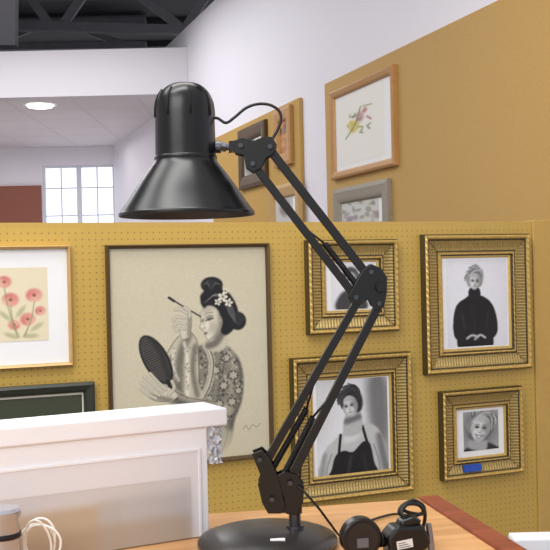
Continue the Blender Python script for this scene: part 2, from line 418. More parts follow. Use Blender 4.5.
def p_d2(c):
    rng=np.random.RandomState(5)
    for i in range(22): c.ell(279+rng.rand()*10,122+rng.rand()*44,1.5+rng.rand()*2,2+rng.rand()*3,rng.rand()*90,[(110,70,40),(200,140,70),(70,60,40),(180,110,60)][i%4],0.8,0.8)
picture(PWB,(273,108,290,166),(276,116,288,160),p_d2,'framed_painting','honey framed warm brown painting on the ochre board',FLATP(0.09,0.03),[WDFR],MOUNT,pitch=0.1,bg=(170,120,80),group='framed pictures on the display boards')
def p_d3(c):
    c.ell(285,208,5,8,0,(120,110,100),0.6,0.8)
picture(PWB,(269,184,299,236),(276,193,293,228),p_d3,'framed_drawing','gold framed small drawing with pale mount',FLATP(0.09,0.03),[THIN],MOUNTW,pitch=0.1,bg=(196,196,190),group='framed pictures on the display boards')

# ================= PEGBOARD PARTITION
PA=math.atan(0.421)
PP=Plane(0,3.0,PA)
s0=PP.loc(-60,300)[0]; s1=PP.loc(533,300)[0]; ztp=PP.loc(275,222)[1]
e=empty('pegboard_partition',PP.mat(0,0),'mustard yellow pegboard partition carrying framed pictures','partition')
bpy.context.view_layer.update()
box('pegboard_panel',s0,0.0005,0.03,s1,0.03,ztp-0.012,PEG,e)
RAIL=mat('ochre_rail',(192,157,78),0.5,0,0.1,30)
box('top_rail',s0,0.0003,ztp-0.012,s1,0.036,ztp,RAIL,e)
box('bottom_rail',s0,0.0003,0,s1,0.036,0.03,RAIL,e)
o=box('partition_post',s1+0.001,-0.006,0,s1+0.075,0.06,ztp+0.004,mat('ochre_post',(192,156,84),0.6,0,0.08,30),mw=PP.mat(0,0),bev=0.003)
top(o,'square ochre wooden post ending the pegboard partition','post')

OM=[GOLD,OLIVE,GOLDD]
def g(v): return (v,v,v)
def face(c,cx,cy,rx,ry,sk,smile=False,turn=0.0):
    f=c.poly([(cx-rx*0.72,cy-ry*0.72),(cx,cy-ry),(cx+rx*0.72,cy-ry*0.72),(cx+rx,cy-ry*0.1),(cx+rx*0.86,cy+ry*0.38),(cx+rx*0.45,cy+ry*0.84),(cx,cy+ry),(cx-rx*0.45,cy+ry*0.84),(cx-rx*0.86,cy+ry*0.38),(cx-rx,cy-ry*0.1)],g(sk),0.4)
    c.ell(cx+rx*0.85,cy+ry*0.1,rx*0.6,ry*0.95,0,g(sk-80),0.9,0.8,clip=f); c.ell(cx-rx*0.95,cy+ry*0.2,rx*0.3,ry*0.8,0,g(sk-50),0.9,0.6,clip=f)
    c.ell(cx,cy+ry*1.0,rx*0.8,ry*0.25,0,g(sk-60),0.9,0.6,clip=f); c.ell(cx,cy-ry*0.75,rx*0.9,ry*0.3,0,g(sk-60),0.9,0.5,clip=f)
    o=turn*rx*0.2; ey=cy-ry*0.05
    for sgn in (-1,1):
        ex=cx+o+sgn*rx*0.38
        c.ell(ex,ey-ry*0.04,rx*0.27,ry*0.14,0,g(sk-90),0.9,0.75,clip=f)
        c.ell(ex,ey,rx*0.13,ry*0.055,0,g(26),0.5,0.95)
        c.line([(ex-rx*0.17,ey),(ex,ey-ry*0.06),(ex+rx*0.17,ey)],max(0.6,ry*0.05),g(30),0.85)
        c.line([(ex-rx*0.22,ey-ry*0.19),(ex,ey-ry*0.24),(ex+rx*0.2,ey-ry*0.2)],max(0.6,ry*0.05),g(90),0.7)
        c.ell(cx+o+sgn*rx*0.42,cy+ry*0.32,rx*0.2,ry*0.14,0,g(min(255,sk+20)),0.9,0.5,clip=f)
    c.line([(cx+o+rx*0.09,ey+ry*0.08),(cx+o+rx*0.10,cy+ry*0.24)],0.9,g(sk-50),0.5)
    c.line([(cx+o-rx*0.11,cy+ry*0.29),(cx+o,cy+ry*0.32),(cx+o+rx*0.12,cy+ry*0.29)],0.7,g(sk-110),0.75)
    my=cy+ry*0.56
    if smile:
        c.poly([(cx+o-rx*0.36,my-ry*0.07),(cx+o,my-ry*0.01),(cx+o+rx*0.36,my-ry*0.07),(cx+o,my+ry*0.13)],g(248),0.25,0.95)
        c.line([(cx+o-rx*0.39,my-ry*0.08),(cx+o,my-ry*0.02),(cx+o+rx*0.39,my-ry*0.08)],0.7,g(90),0.8); c.line([(cx+o-rx*0.33,my-ry*0.02),(cx+o,my+ry*0.17),(cx+o+rx*0.33,my-ry*0.02)],0.8,g(110),0.8)
        c.line([(cx+o-rx*0.3,cy+ry*0.2),(cx+o-rx*0.5,my-ry*0.05)],0.6,g(sk-60),0.5); c.line([(cx+o+rx*0.3,cy+ry*0.2),(cx+o+rx*0.5,my-ry*0.05)],0.6,g(sk-70),0.5)
    else:
        c.line([(cx+o-rx*0.22,my),(cx+o,my-0.2),(cx+o+rx*0.22,my)],max(0.8,ry*0.08),g(90),0.85)
        c.line([(cx+o-rx*0.1,my+ry*0.12),(cx+o+rx*0.1,my+ry*0.12)],0.7,g(sk-50),0.5)
    return f
def strands(c,P,base,n,cols,w,al,seed=0,dy=1.0):
    r=np.random.RandomState(seed)
    for i in range(n):
        ox=r.normal(0,1.0)*dy; oy=r.normal(0,0.8)*dy
        c.line([(x+ox+r.normal(0,0.3),y+oy+r.normal(0,0.3)) for x,y in P],w,cols[i%len(cols)],al)
def tuft(c,cx,cy,rx,ry,a0,a1,n,cols,sweep=20,w=0.8,L=0.35,seed=0,al=0.85):
    r=np.random.RandomState(seed)
    for i in range(n):
        a=a0+(a1-a0)*(i+r.rand())/n; k=0.75+r.rand()*0.2; a2=a+sweep*(0.6+0.6*r.rand()); k2=k+L*(0.6+0.6*r.rand())
        am=(a+a2)/2; km=(k+k2)/2+0.06
        P=[(cx+rx*q*math.cos(math.radians(t)),cy-ry*q*math.sin(math.radians(t))) for q,t in ((k,a),(km,am),(k2,a2))]
        c.line(P,w,cols[i%len(cols)],al)
def finger(c,pts,w,sk=(212,205,185)):
    c.line(pts,w+0.9,(112,106,95),0.7); c.line(pts,w,sk,1)
    q=[(x+0.3,y+w*0.22) for x,y in pts]; c.line(q,w*0.45,(164,157,140),0.7,blur=0.3)
def p_geisha(c):
    P0=c.A.copy()
    c.ell(196,352,80,100,0,(206,198,174),1.0,0.5)
    ink=(40,38,38)
    R=c.poly([(200,345),(212,343),(224,347),(236,360),(241,380),(239,404),(231,424),(227,446),(214,458),(204,448),(196,428),(186,408),(176,398),(176,374),(186,354)],(128,124,111),1.0,0.96)
    c.poly([(192,408),(238,408),(232,428),(222,452),(204,452),(194,426)],(168,161,143),4,0.75,clip=R)
    c.line([(239,358),(243,386),(238,410),(228,430)],9,(74,71,65),0.85,clip=R,blur=2)
    c.line([(194,350),(190,376),(200,404)],7,(62,60,55),0.75,clip=R,blur=2)
    c.line([(218,392),(212,420),(214,446)],5,(96,92,83),0.7,clip=R,blur=1.5)
    c.line([(226,352),(232,372),(228,396)],4,(180,173,154),0.6,clip=R,blur=1.5)
    rng=np.random.RandomState(2)
    for i in range(340):
        x=178+rng.rand()*64; y=348+rng.rand()*84
        c.ell(x,y,0.6+rng.rand()*1.4,0.5+rng.rand()*0.8,rng.rand()*180,[ink,(70,67,60),(208,200,181)][i%3],0.7,0.6,clip=R)
    for (x,y,r) in ((224,360,5),(213,372,5),(231,378,5.5),(221,388,5),(236,394,4),(207,386,4),(229,405,5),(216,406,4.5),(206,400,4),(222,422,4.5),(208,418,4)):
        c.ell(x,y,r,r*0.9,0,(54,51,47),0.4,0.8,clip=R)
        for q in range(6):
            t=q*math.pi/3+x; c.ell(x+r*0.5*math.cos(t),y+r*0.45*math.sin(t),r*0.32,r*0.24,math.degrees(t),(198,190,171),0.5,0.85,clip=R)
        c.ell(x,y,r*0.2,r*0.2,0,(200,192,172),0.5,0.8,clip=R)
    c.poly([(200,346),(206,344),(212,360),(210,384),(200,402),(196,398),(204,380),(206,362)],(198,191,170),0.6,0.9)
    c.line([(205,345),(211,362),(208,384),(199,402)],1.2,(66,62,57),0.75); c.line([(199,347),(205,364),(203,380),(195,398)],0.9,(90,86,78),0.65)
    c.line([(202,346),(208,363),(205,382),(197,400)],0.6,(120,114,102),0.6)
    c.line([(214,346),(222,358),(220,376)],1.1,(66,62,57),0.65)
    S=c.poly([(178,334),(188,331),(195,342),(196,362),(196,384),(200,398),(190,402),(176,394),(166,378),(163,358),(170,344)],(192,185,164),0.7,1)
    c.line([(186,336),(178,356),(176,388)],8,(98,94,84),0.8,clip=S,blur=1.8); c.line([(193,346),(190,370),(194,396)],5,(108,103,92),0.85,clip=S,blur=1.4)
    c.line([(166,358),(168,376),(178,394)],5,(92,88,79),0.7,clip=S,blur=1.5); c.line([(182,342),(185,366),(184,396)],3,(230,224,205),0.85,clip=S,blur=1)
    c.line([(172,348),(170,364),(176,380)],2.5,(220,213,194),0.7,clip=S,blur=0.8)
    c.line([(178,334),(170,344),(163,358),(166,378),(176,394)],0.9,(80,76,70),0.65); c.line([(188,331),(195,342),(196,362),(196,384)],0.9,(80,76,70),0.65)
    for i in range(60):
        x=166+rng.rand()*28; y=346+rng.rand()*48; c.ell(x,y,1.3,0.6,rng.rand()*180,(96,92,82),0.8,0.55,clip=S)
    S2=c.poly([(158,386),(170,384),(186,398),(206,400),(214,408),(204,420),(184,412),(166,402)],(156,150,133),0.9,0.95)
    c.line([(160,390),(180,404),(206,415)],6,(80,77,69),0.8,clip=S2,blur=1.6); c.line([(164,385),(184,397),(212,404)],0.9,(80,76,68),0.65)
    for i in range(34):
        x=162+rng.rand()*48; y=386+rng.rand()*28; c.ell(x,y,1.2,0.6,rng.rand()*180,(72,69,62),0.8,0.55,clip=S2)
    N=c.poly([(208,334),(222,326),(226,344),(220,352),(208,352),(203,346)],(196,189,168),0.6); c.line([(222,332),(214,344),(205,347)],7,(98,93,83),0.85,clip=N,blur=1.4)
    c.poly([(202,304),(199,297),(204,290),(206,283),(213,279),(221,283),(222,290),(230,296),(236,308),(237,320),(231,332),(224,337),(219,332),(216,318),(210,306)],(26,26,28),0.6)
    c.rot(211,318,-12,0.86)
    sk=(208,201,181)
    f=c.poly([(202,303),(212,300),(220,306),(223,318),(220,330),(212,341),(205,345.5),(200,344),(198.5,339.5),(197.3,336.5),(197.6,333.3),(196.4,330.8),(193.6,326.5),(196.3,320.5),(197,315.5),(198,309)],sk,0.35)
    c.line([(223,314),(219.5,331),(210,344)],8,(112,107,95),0.9,clip=f,blur=2); c.ell(209.5,330,6,6,0,(168,161,144),1,0.6,clip=f); c.ell(202,340,3,2,0,(228,222,204),0.9,0.6,clip=f)
    c.ell(203,326,2.4,4,0,(232,226,209),1,0.6,clip=f); c.ell(207,308,9,4,0,(168,161,144),1,0.6,clip=f); c.ell(197.6,325,1.2,4,8,(232,226,209),0.9,0.5,clip=f)
    c.ell(205,343,6,2.5,-15,(150,143,127),1,0.6,clip=f)
    c.line([(198,309),(197,315.5),(196.3,320.5),(193.6,326.5),(196.4,330.8),(197.6,333.3),(197.3,336.5),(198.5,339.5),(200,344),(205,345.5),(212,341)],0.7,(100,94,84),0.65)
    c.ell(207.5,317.4,4.6,2.8,0,(124,118,105),1,0.75,clip=f); c.ell(199,318.4,2,2.2,0,(130,124,110),1,0.6,clip=f)
    c.line([(202.6,320.6),(206,319.4),(211.5,320)],1.2,ink,0.9); c.ell(206.6,320.6,1.2,0.8,0,(50,48,46),0.5,0.8); c.line([(197.2,320.2),(199.2,319.4)],1.0,ink,0.8)
    c.line([(202.4,313.6),(207,311.6),(213,313.2)],0.8,(80,76,70),0.65); c.line([(197.6,313.8),(199.8,312.8)],0.7,(80,76,70),0.5)
    c.line([(200.4,319),(198.6,324)],1.6,(160,153,137),0.6,blur=0.4)
    c.line([(196,327.6),(198.4,328.4),(199.6,327.4)],0.7,(92,84,74),0.75); c.poly([(197.2,334),(199,333.2),(201.4,334.3),(199.6,335.8),(197.8,335.8)],(92,78,72),0.3,0.9)
    c.ell(219.5,323,1.7,3.2,8,(176,169,150),0.4); c.line([(218.6,321),(220.4,322.6),(219.4,325.5)],0.6,(94,88,78),0.8)
    c.rot()
    c.poly([(203,309),(199.5,303),(202,296),(210,291),(222,293),(231,300),(237,312),(235,326),(229,334),(222.5,333),(223.5,326),(220,318),(217,311.5),(212,307),(206,306.5)],(27,27,29),0.5)
    c.ell(237,323,8.6,9.2,0,(28,28,30),0.2); c.ell(211,285.5,11,8,0,(28,28,30),0.2)
    rs=np.random.RandomState(11)
    for i in range(14):
        q=i*0.8; c.line([(203+q*0.7,304-q*0.6),(212+q*0.5,297-q*0.2),(222+q,300+q*0.9),(228+q*0.6,315+q)],0.7,(104+rs.randint(0,40),)*3,0.4)
    for i in range(6): c.line([(202+i,286-i),(210,280.5+i*2),(220-i,286-i*0.6)],0.7,g(112),0.45); c.line([(230+i,318+i),(237,315+i*2.4),(244-i,322+i)],0.7,g(112),0.45)
    for (fx,fy,r) in ((222,298,3.1),(228,304,2.7),(217,303,2.3),(225,292,2.0)):
        for q in range(5):
            t=q*1.257; c.ell(fx+r*math.cos(t),fy+r*math.sin(t),r*0.7,r*0.5,math.degrees(t),(226,221,204),0.5)
            c.line([(fx,fy),(fx+r*math.cos(t),fy+r*math.sin(t))],0.5,(150,142,124),0.6,False)
        c.ell(fx,fy,0.9,0.9,0,(120,112,96),0.5)
    Hd=c.poly([(182,311),(189,313),(190,322),(188,336),(179,338),(176,328),(179,318)],(206,199,179),0.4); c.line([(188,316),(187,336)],4,(132,126,112),0.8,clip=Hd,blur=1)
    c.line([(189,313),(190,322),(188,336)],0.8,(96,90,80),0.6); c.line([(177,327),(179,338)],0.8,(96,90,80),0.6)
    finger(c,[(183,329),(177,328),(174,331)],2.2); finger(c,[(183,324),(176,322.5),(172,326)],2.4); finger(c,[(183,318.5),(176,316.5),(171.5,320)],2.5)
    c.line([(169,297.5),(180,305),(199,317)],1.3,ink,1,False); c.line([(168,297),(173,300.6)],2.4,ink,1,False)
    finger(c,[(185,313.5),(179,309),(174,309.5)],2.5); finger(c,[(188,317),(188,311),(183,307.5)],2.6)
    # mirror: dark oval with ridges
    c.ell(154,358,12.2,27,-27,(30,30,31),0.06); Mi=c.ell(153.6,357.6,10.4,25,-27,(50,48,47),0.1)
    t=math.radians(-27)
    for i in range(-10,11):
        u=i*2.35; w=9.8*math.sqrt(max(0,1-(u/25)**2)); cx0=153.6-u*math.sin(t); cy0=357.6+u*math.cos(t)
        c.line([(cx0-w*math.cos(t),cy0-w*math.sin(t)),(cx0+w*0.2*math.cos(t)-0.6*math.sin(t),cy0+w*0.2*math.sin(t)+0.6*math.cos(t)),(cx0+w*math.cos(t),cy0+w*math.sin(t))],0.9,(124,120,112),0.55,True,clip=Mi)
    c.line([(146,332),(158,350),(166,376)],4,(24,24,25),0.5,clip=Mi,blur=1.4)
    c.line([(165,380),(172,397)],3.6,(28,28,28),1)
    H2=c.poly([(146,380),(158,382),(170,389),(174,396),(166,400),(154,399),(144,392),(140,385)],(204,197,177),0.4); c.line([(146,393),(168,399)],5,(122,116,103),0.85,clip=H2,blur=1)
    c.line([(142,390),(152,398),(166,400)],0.8,(90,84,74),0.65)
    finger(c,[(153,396),(145,391.5),(139,386)],2.6); finger(c,[(156,393),(147,386.5),(139.5,380)],2.8); finger(c,[(159,390),(150,382),(142.5,374.5)],2.8); finger(c,[(163,388),(155,379.5),(148,371)],2.7); finger(c,[(166,393),(171,387),(169,380)],2.8)
    c.grain(5,None,7); c.soft(0.6)
    fade=np.clip((c.Y-425)/32,0,1)**1.2
    c.A=c.A*(1-fade[...,None])+P0*fade[...,None]
    c.line([(206,420),(202,440),(206,456)],0.8,(120,112,96),0.5); c.line([(226,424),(222,444),(216,458)],0.8,(120,112,96),0.5)
    c.line([(240,434),(243,430),(246,435),(250,430),(254,433),(258,429)],0.7,(110,104,92),0.7)
picture(PP,(108.5,244,272,465),(112,248,269,461),p_geisha,'framed_drawing','thin dark framed pencil drawing of a kimono woman painting her lips',FLATP(0.012,0.02),[DKFR],MOUNT,pitch=0.2,bg=(200,191,164),group='framed pictures on the pegboard',k=3)
def p_flow(c):
    for x,y,r in ((10,300,7.5),(4,282,6.5),(34,296,7.5),(27,320,7),(40,312,5),(13,325,5.5)):
        for a in range(7):
            t=a*0.898+x; c.ell(x+r*0.5*math.cos(t),y+r*0.42*math.sin(t),r*0.62,r*0.5,0,(204+a*3,104+a*11,102+a*8),0.8,0.8)
        c.ell(x,y,r*0.25,r*0.22,0,(140,90,80),0.6)
    for p in ([(10,306),(12,322),(18,338)],[(34,303),(30,322),(22,338)],[(27,328),(24,338)],[(4,288),(8,310),(16,338)]): c.line(p,1.1,(130,138,96),0.75)
    for x,y,a in ((4,316,40),(20,312,-50),(36,328,-30),(10,336,20),(30,337,0)): c.ell(x,y,7,2.4,a,(160,162,116),0.8,0.6)
    c.soft()
picture(PP,(-50,246,72,369),(-38,268,48,342),p_flow,'framed_painting','thin gold framed red poppy watercolour with white mount',FLATP(0.010,0.02),[THIN],MOUNTW,pitch=0.2,bg=(226,214,184),group='framed pictures on the pegboard')
def p_dark(c):
    c.ell(40,430,60,20,0,(60,70,50),1,0.8)
picture(PP,(-40,386,96,500),(-25,398,83,485),p_dark,'framed_painting','dark green framed picture low on the pegboard',FLATP(0.03,0.025),[DGREEN],MOUNT,pitch=0.2,bg=(70,74,60),group='framed pictures on the pegboard')
def p_port(c):
    c.ell(462,285,34,40,0,(232,232,236),1,0.5)
    c.poly([(459,348),(457,330),(455,314),(458,303),(465,298),(470,295),(478,295),(485,298),(491,304),(494,316),(491,330),(490,348)],g(13),0.4)
    c.poly([(454,336),(453,318),(457,304),(463,310),(463,326),(468,336),(464,342)],g(17),0.4); c.poly([(496,334),(496,318),(491,304),(486,310),(487,326),(480,336),(486,342)],g(17),0.4)
    c.line([(462,314),(464,328)],1.4,g(66),0.8,blur=0.5); c.line([(487,314),(485,328)],1.2,g(58),0.8,blur=0.5); c.line([(470,305),(474,318),(473,334)],1,g(42),0.7,blur=0.5)
    for p in ([(466,338),(471,335),(477,337)],[(484,338),(479,335),(474,339)]): c.line(p,2.4,g(180),1,blur=0.3)
    for p in ([(470,337),(476,338)],[(472,340),(478,340)]): c.line(p,0.6,g(100),0.7)
    c.poly([(470,288),(478.5,288),(480,296),(474.5,299.5),(468.5,296)],g(18),0.4)
    c.rot(474,282,4)
    c.poly([(468,285),(466.8,280),(466.6,274),(469.6,269),(474,267),(479,268),(482.6,272.6),(482.6,279),(481.4,285),(478,287),(471,287)],g(116),0.5)
    face(c,474.6,281.4,5.8,8.2,208,turn=0.3)
    tuft(c,474.5,277,8.2,10.5,15,175,26,[g(168),g(128),g(200),g(88)],28,0.9,0.28,3,0.85)
    strands(c,[(480,270),(474,270.5),(468.6,276)],0,8,[g(206),g(176),g(110)],0.7,0.75,1,0.7); strands(c,[(480.5,271),(482.4,276),(481.4,282)],0,5,[g(170),g(90)],0.6,0.7,2,0.4); strands(c,[(468,274),(466.8,279),(468,284)],0,5,[g(180),g(110)],0.6,0.7,8,0.4)
    c.rot(); c.grain(4); c.soft(0.5)
picture(PP,(425,234,531,372),(447,257,507,346),p_port,'framed_photograph','ornate gold framed photograph of a person in a black high-necked top',ORN(0.078),OM,MOUNTW,pitch=0.005,bg=(218,218,224),group='ornate gold framed photographs',k=3)
def p_port2(c):
    c.poly([(316,378),(340,378),(334,420),(316,440)],g(206),5,0.8)
    c.poly([(366,376),(387,376),(387,478),(376,478),(368,430)],g(150),4,0.85); c.poly([(370,384),(386,384),(386,440),(374,440)],g(96),3,0.7)
    A=c.poly([(316,482),(319,462),(324,448),(333,439),(345,430),(357,425),(370,425),(380,434),(385,452),(386,482)],g(190),0.6)
    c.line([(379,438),(385,472)],7,g(104),0.85,clip=A,blur=1.6); c.line([(324,452),(320,476)],4,g(130),0.75,clip=A,blur=1.2); c.ell(350,438,9,4,-14,g(220),0.9,0.7,clip=A)
    c.poly([(329,482),(331,466),(335,454),(343,450),(352,452),(362,443),(369,445),(373,464),(376,482)],g(22),0.4)
    c.line([(340,434),(338,452)],2.6,g(22)); c.line([(362,427),(367,446)],2.6,g(22)); c.line([(350,456),(346,478)],2.5,g(70),0.7,blur=1); c.line([(362,454),(366,478)],2,g(60),0.7,blur=1)
    c.line([(331,452),(326,466),(325,480)],1.0,g(100),0.7,blur=0.3); c.line([(373,446),(378,464),(379,480)],1.0,g(92),0.7,blur=0.3)
    N=c.poly([(346,413),(359,410),(362,428),(353,436),(343,432)],g(180),0.6); c.line([(346,421),(359,417)],6,g(92),0.85,clip=N,blur=1.2)
    c.rot(350,406,-12)
    c.poly([(343,407),(341.2,400),(342.4,393.5),(347,389),(354,388),(360.8,391),(363.4,398),(363,406),(360.5,412),(357,414),(346,413)],g(34),0.5)
    face(c,350.3,406,7.4,10.8,206,turn=-0.8)
    tuft(c,352,400,11.5,14,5,178,34,[g(30),g(48),g(24),g(86)],30,1.1,0.24,6,0.9)
    strands(c,[(348,392),(355,392),(360.6,401)],0,9,[g(34),g(90),g(26),g(60)],0.9,0.85,3,0.9); strands(c,[(348,392),(343.6,397),(343.2,404)],0,6,[g(30),g(84)],0.7,0.8,4,0.5)
    c.rot(); c.grain(4); c.soft(0.5)
picture(PP,(293.5,355,413,498),(317,379,388,478),p_port2,'framed_photograph','ornate gold framed photograph of a dark-haired person with bare arms',ORN(0.074),OM,MOUNTW,pitch=0.005,bg=(222,222,226),group='ornate gold framed photographs',k=3)
def p_port3(c):
    c.poly([(336,309),(340,294),(350,290),(362,295),(366,309)],g(60),1); c.ell(351,276,8,9,0,g(70),0.3); face(c,351,280,5.6,8,196); c.soft()
picture(PP,(308,239.5,399,333),(331,262,375,309),p_port3,'framed_photograph','smaller ornate gold framed photograph behind the lamp elbow',ORN(0.070),OM,MOUNTW,pitch=0.005,bg=(222,222,226),group='ornate gold framed photographs')
def p_port4(c):
    c.ell(480,428,24,24,0,g(120),0.8,0.85)
    c.poly([(462,452),(466,447),(474,444),(486,443),(495,447),(499,452)],g(40),0.7)
    c.rot(480,430,12,1.18)
    c.poly([(474,436),(486,436),(488,446),(473,446)],g(166),0.6)
    c.poly([(470.6,436),(469,430),(468.8,421),(472,415),(478,412),(485.4,412.6),(490,417),(491.2,425),(489.6,433),(486,438),(474,439)],g(104),0.5)
    face(c,480,428.5,8.2,11.4,214,smile=True)
    tuft(c,480,423.5,11,12.5,10,172,34,[g(176),g(140),g(212),g(96)],-26,0.9,0.24,9,0.85)
    strands(c,[(485,415),(477,416.5),(471.4,424)],0,10,[g(218),g(188),g(112)],0.7,0.75,5,0.8); strands(c,[(485.4,415),(489,420),(489.4,428)],0,6,[g(190),g(90)],0.7,0.7,6,0.5); strands(c,[(471.6,421),(470,427),(471.4,433)],0,6,[g(196),g(110)],0.7,0.7,7,0.4)
    c.rot(); c.grain(4); c.soft(0.5)
e4,cx,cz=picture(PP,(442.5,389,523.5,477),(463.5,411,498.5,450),p_port4,'framed_photograph','small ornate gold framed smiling portrait with blue sticker on the frame',ORN(0.066),OM,MOUNTW,pitch=0.005,bg=(190,190,194),group='ornate gold framed photographs',k=3)
sx,sz=PP.loc(473,468,0.024)
box('blue_sticker',sx-cx-0.034,-0.026,sz-cz-0.011,sx-cx+0.032,-0.0165,sz-cz+0.011,BLUE,e4,label='blue paper sticker')

# ================= TABLE
TZ=0.75
ta=math.atan(0.2)
TM=Matrix.Rotation(ta,4,'Z'); TM.translation=Vector((0.237,1.50,0))
e=empty('wooden_table',TM,'orange-brown wooden table with a red-brown edging strip','table')
bpy.context.view_layer.update()
box('table_top',-1.5,-1.0,TZ-0.035,-0.03,0,TZ,TABW,e,bev=0.002)
box('edge_strip',-0.03,-1.0,TZ-0.04,0,0,TZ+0.004,REDW,e,bev=0.002,label='red-brown hardwood edging strip')
for x,y in ((-1.45,-0.95),(-0.09,-0.95),(-1.45,-0.09),(-0.09,-0.09)):
    box('leg',x,y,0,x+0.05,y+0.05,TZ-0.04,TABW,e)

# ================= WHITE BOX UNIT
ba=math.atan(0.52)
BM=Matrix.Rotation(ba,4,'Z'); BM.translation=Vector((-0.094,1.312,TZ+0.0004))
e=empty('white_display_box',BM,'white shallow box with overhanging lid and beige landscape print','box')
bpy.context.view_layer.update()
BW=0.46; BD=0.060; BH=0.143
box('box_body',-BW,0,0,0,BD,BH,WHITEP,e,bev=0.0015)
box('lid',-BW-0.02,-0.004,BH,0.028,BD+0.012,BH+0.023,WHITEP,e,bev=0.002)
c=Canvas(0,0,436,113,(226,225,230),0.8)
c.poly([(-20,34),(424,34),(424,150),(-20,150)],(206,203,204),1.2,1,False)
c.poly([(-20,56),(330,54),(330,150),(-20,150)],(188,170,146),4,0.95,False)
c.poly([(300,50),(424,48),(424,150),(300,150)],(184,183,184),5,0.85,False)
c.poly([(-20,84),(424,80),(424,150),(-20,150)],(170,152,130),5,0.6,False)
c.line([(-20,34),(424,34)],1.0,(176,170,168),0.6,False); c.line([(424,34),(424,120)],1.0,(176,170,168),0.6,False)
c.mesh('print',-BW+0.010,0.001,-0.014,BH-0.030,-0.0012,e)
mb=MB(); y0,y1=-0.0022,-0.0002; xl,xr,zt_=-BW+0.010,-0.014,BH-0.030
mb.box((xl-0.004,y0,0.0),(xl,y1,zt_+0.003)); mb.box((xr,y0,0.0),(xr+0.003,y1,zt_+0.003)); mb.box((xl,y0,zt_),(xr,y1,zt_+0.003))
mb.done('front_border',WHITEP,e)
rng=np.random.RandomState(4); nx,nz=10,14; vs=[];fs=[]
for j in range(nz):
    for i in range(nx):
        x=0.001+0.022*i/(nx-1); z=0.093+0.049*j/(nz-1)
        if i==nx-1: x-=0.004*rng.rand()+0.006*(1-j/(nz-1))
        vs.append((x+0.001*rng.rand(),-0.004+0.010*rng.rand(),z+0.0008*rng.rand()))
for j in range(nz-1):
    for i in range(nx-1): fs.append((j*nx+i,j*nx+i+1,(j+1)*nx+i+1,(j+1)*nx+i))
obj('plastic_wrap',vs,fs,SHRINK,None,e,label='crumpled clear plastic wrap')

# ================= DESK LAMP
LY=1.26
LP=Plane(0,LY,0)
def L(px,py,dy=0):
    x,z=LP.loc(px,py); return Vector((x,LY+dy,z))
PX=LY/F
bx,_=LP.loc(267.5,541); 
LM=Matrix.Translation((bx,LY,TZ))
lamp=empty('desk_lamp',LM,'black enamel adjustable arm desk lamp standing on the wooden table','desk lamp')
bpy.context.view_layer.update()
LI=LM.inverted()
def adopt(o,par):
    o.data.transform(LI); o.parent=par; return o
BZ=TZ+0.0006
mb=MB(); r=70*PX
mb.lathe([(0.0005,0),(r-0.002,0),(r,0.003),(r,0.007),(r-0.003,0.011),(r-0.012,0.0145),(r*0.7,0.0185),(r*0.35,0.022),(0.0005,0.0225)],(bx,LY,BZ),72)
base=mb.done('base',mat('black_base_reflection_tint',(44,41,39),0.30,0,0.2,40),None,autos=True); adopt(base,lamp)  # reflections of table and wall put into the black base's grey-brown colour
mb=MB()
q=Vector((bx+0.012,LY-0.05,TZ+0.0200)); 
mb.box((q.x-0.008,q.y-0.004,q.z-0.004),(q.x+0.010,q.y+0.006,q.z+0.0008))
o=mb.done('base_label',LBL,label='small white paper label'); adopt(o,base)
post=L(295,525); pz=TZ+0.019
mb=MB(); mb.cyl((post.x,LY,pz-0.004),(post.x,LY,pz+0.006),0.012,0.011,28); mb.cyl((post.x,LY,pz+0.006),(post.x,LY,L(295,508).z),0.0075,None,24)
mb.cyl((post.x,LY,L(295,513).z),(post.x,LY,L(295,502).z),0.0095,None,24)
o=mb.done('post',mat('grey_post_metal',(80,80,86),0.3,0.7,0.1,50),autos=True); adopt(o,lamp)
def P2(px,py): v=L(px,py); return (v.x,v.z)
mb=MB()
plA=[P2(*p) for p in ((252,452),(262,448),(270,456),(279,478),(285,504),(281,511),(268,511),(262,500),(258,482),(261,474))]
plB=[P2(*p) for p in ((276,474),(284,470),(296,473),(304,484),(303,500),(297,513),(286,512),(284,496),(278,484))]
for y in (LY-0.014,LY+0.012): mb.prism(plA,y,y+0.002)
for y in (LY-0.0115,LY+0.0095): mb.prism(plB,y,y+0.002)
mb.prism([P2(*p) for p in ((286,492),(302,492),(301,510),(288,510))],LY-0.009,LY+0.009)
mb.prism([P2(*p) for p in ((266,503),(296,503),(296,511),(268,511))],LY-0.011,LY+0.011)
lb=mb.done('base_bracket',BLACKM,bev=0.0006); adopt(lb,lamp)
def bolts(lst,par,y0=-0.018,y1=0.018,rr=0.0032,m=None):
    for (x,y) in lst:
        mb=MB(); p=L(x,y); mb.cyl((p.x,LY+y0,p.z),(p.x,LY+y1,p.z),rr*0.55,None,16); 
        mb.cyl((p.x,LY+y0-0.002,p.z),(p.x,LY+y0+0.001,p.z),rr,None,6); mb.cyl((p.x,LY+y1-0.001,p.z),(p.x,LY+y1+0.002,p.z),rr,None,6)
        o=mb.done('bolt',m or DSTEEL,label='dark steel bolt'); adopt(o,par)
BOLT=mat('bolt_steel',(84,86,92),0.3,0.9,0.1,60)
bolts([(260,457),(290,480),(272,496)],lb,m=BOLT)
def bar(name,a,b,par,w=0.009,ext=0.005):
    a=Vector(L(*a));b=Vector(L(*b)); d=(b-a).normalized(); a=a-d*ext; b=b+d*ext
    mb=MB(); tt=0.0014
    n=d.cross(Vector((0,1,0))).normalized()
    if n.z<0: n=-n
    for y in (-0.0068,0.0068): mb.beam(a+Vector((0,y,0)),b+Vector((0,y,0)),w,tt)
    mb.beam(a+n*(w/2-tt/2),b+n*(w/2-tt/2),tt,0.0122)
    o=mb.done(name,BLACKM,bev=0.0004); adopt(o,par); return o
LA0,LA1=Vector((266,462)),Vector((357,302)); LB0,LB1=Vector((290,480)),Vector((378,306))
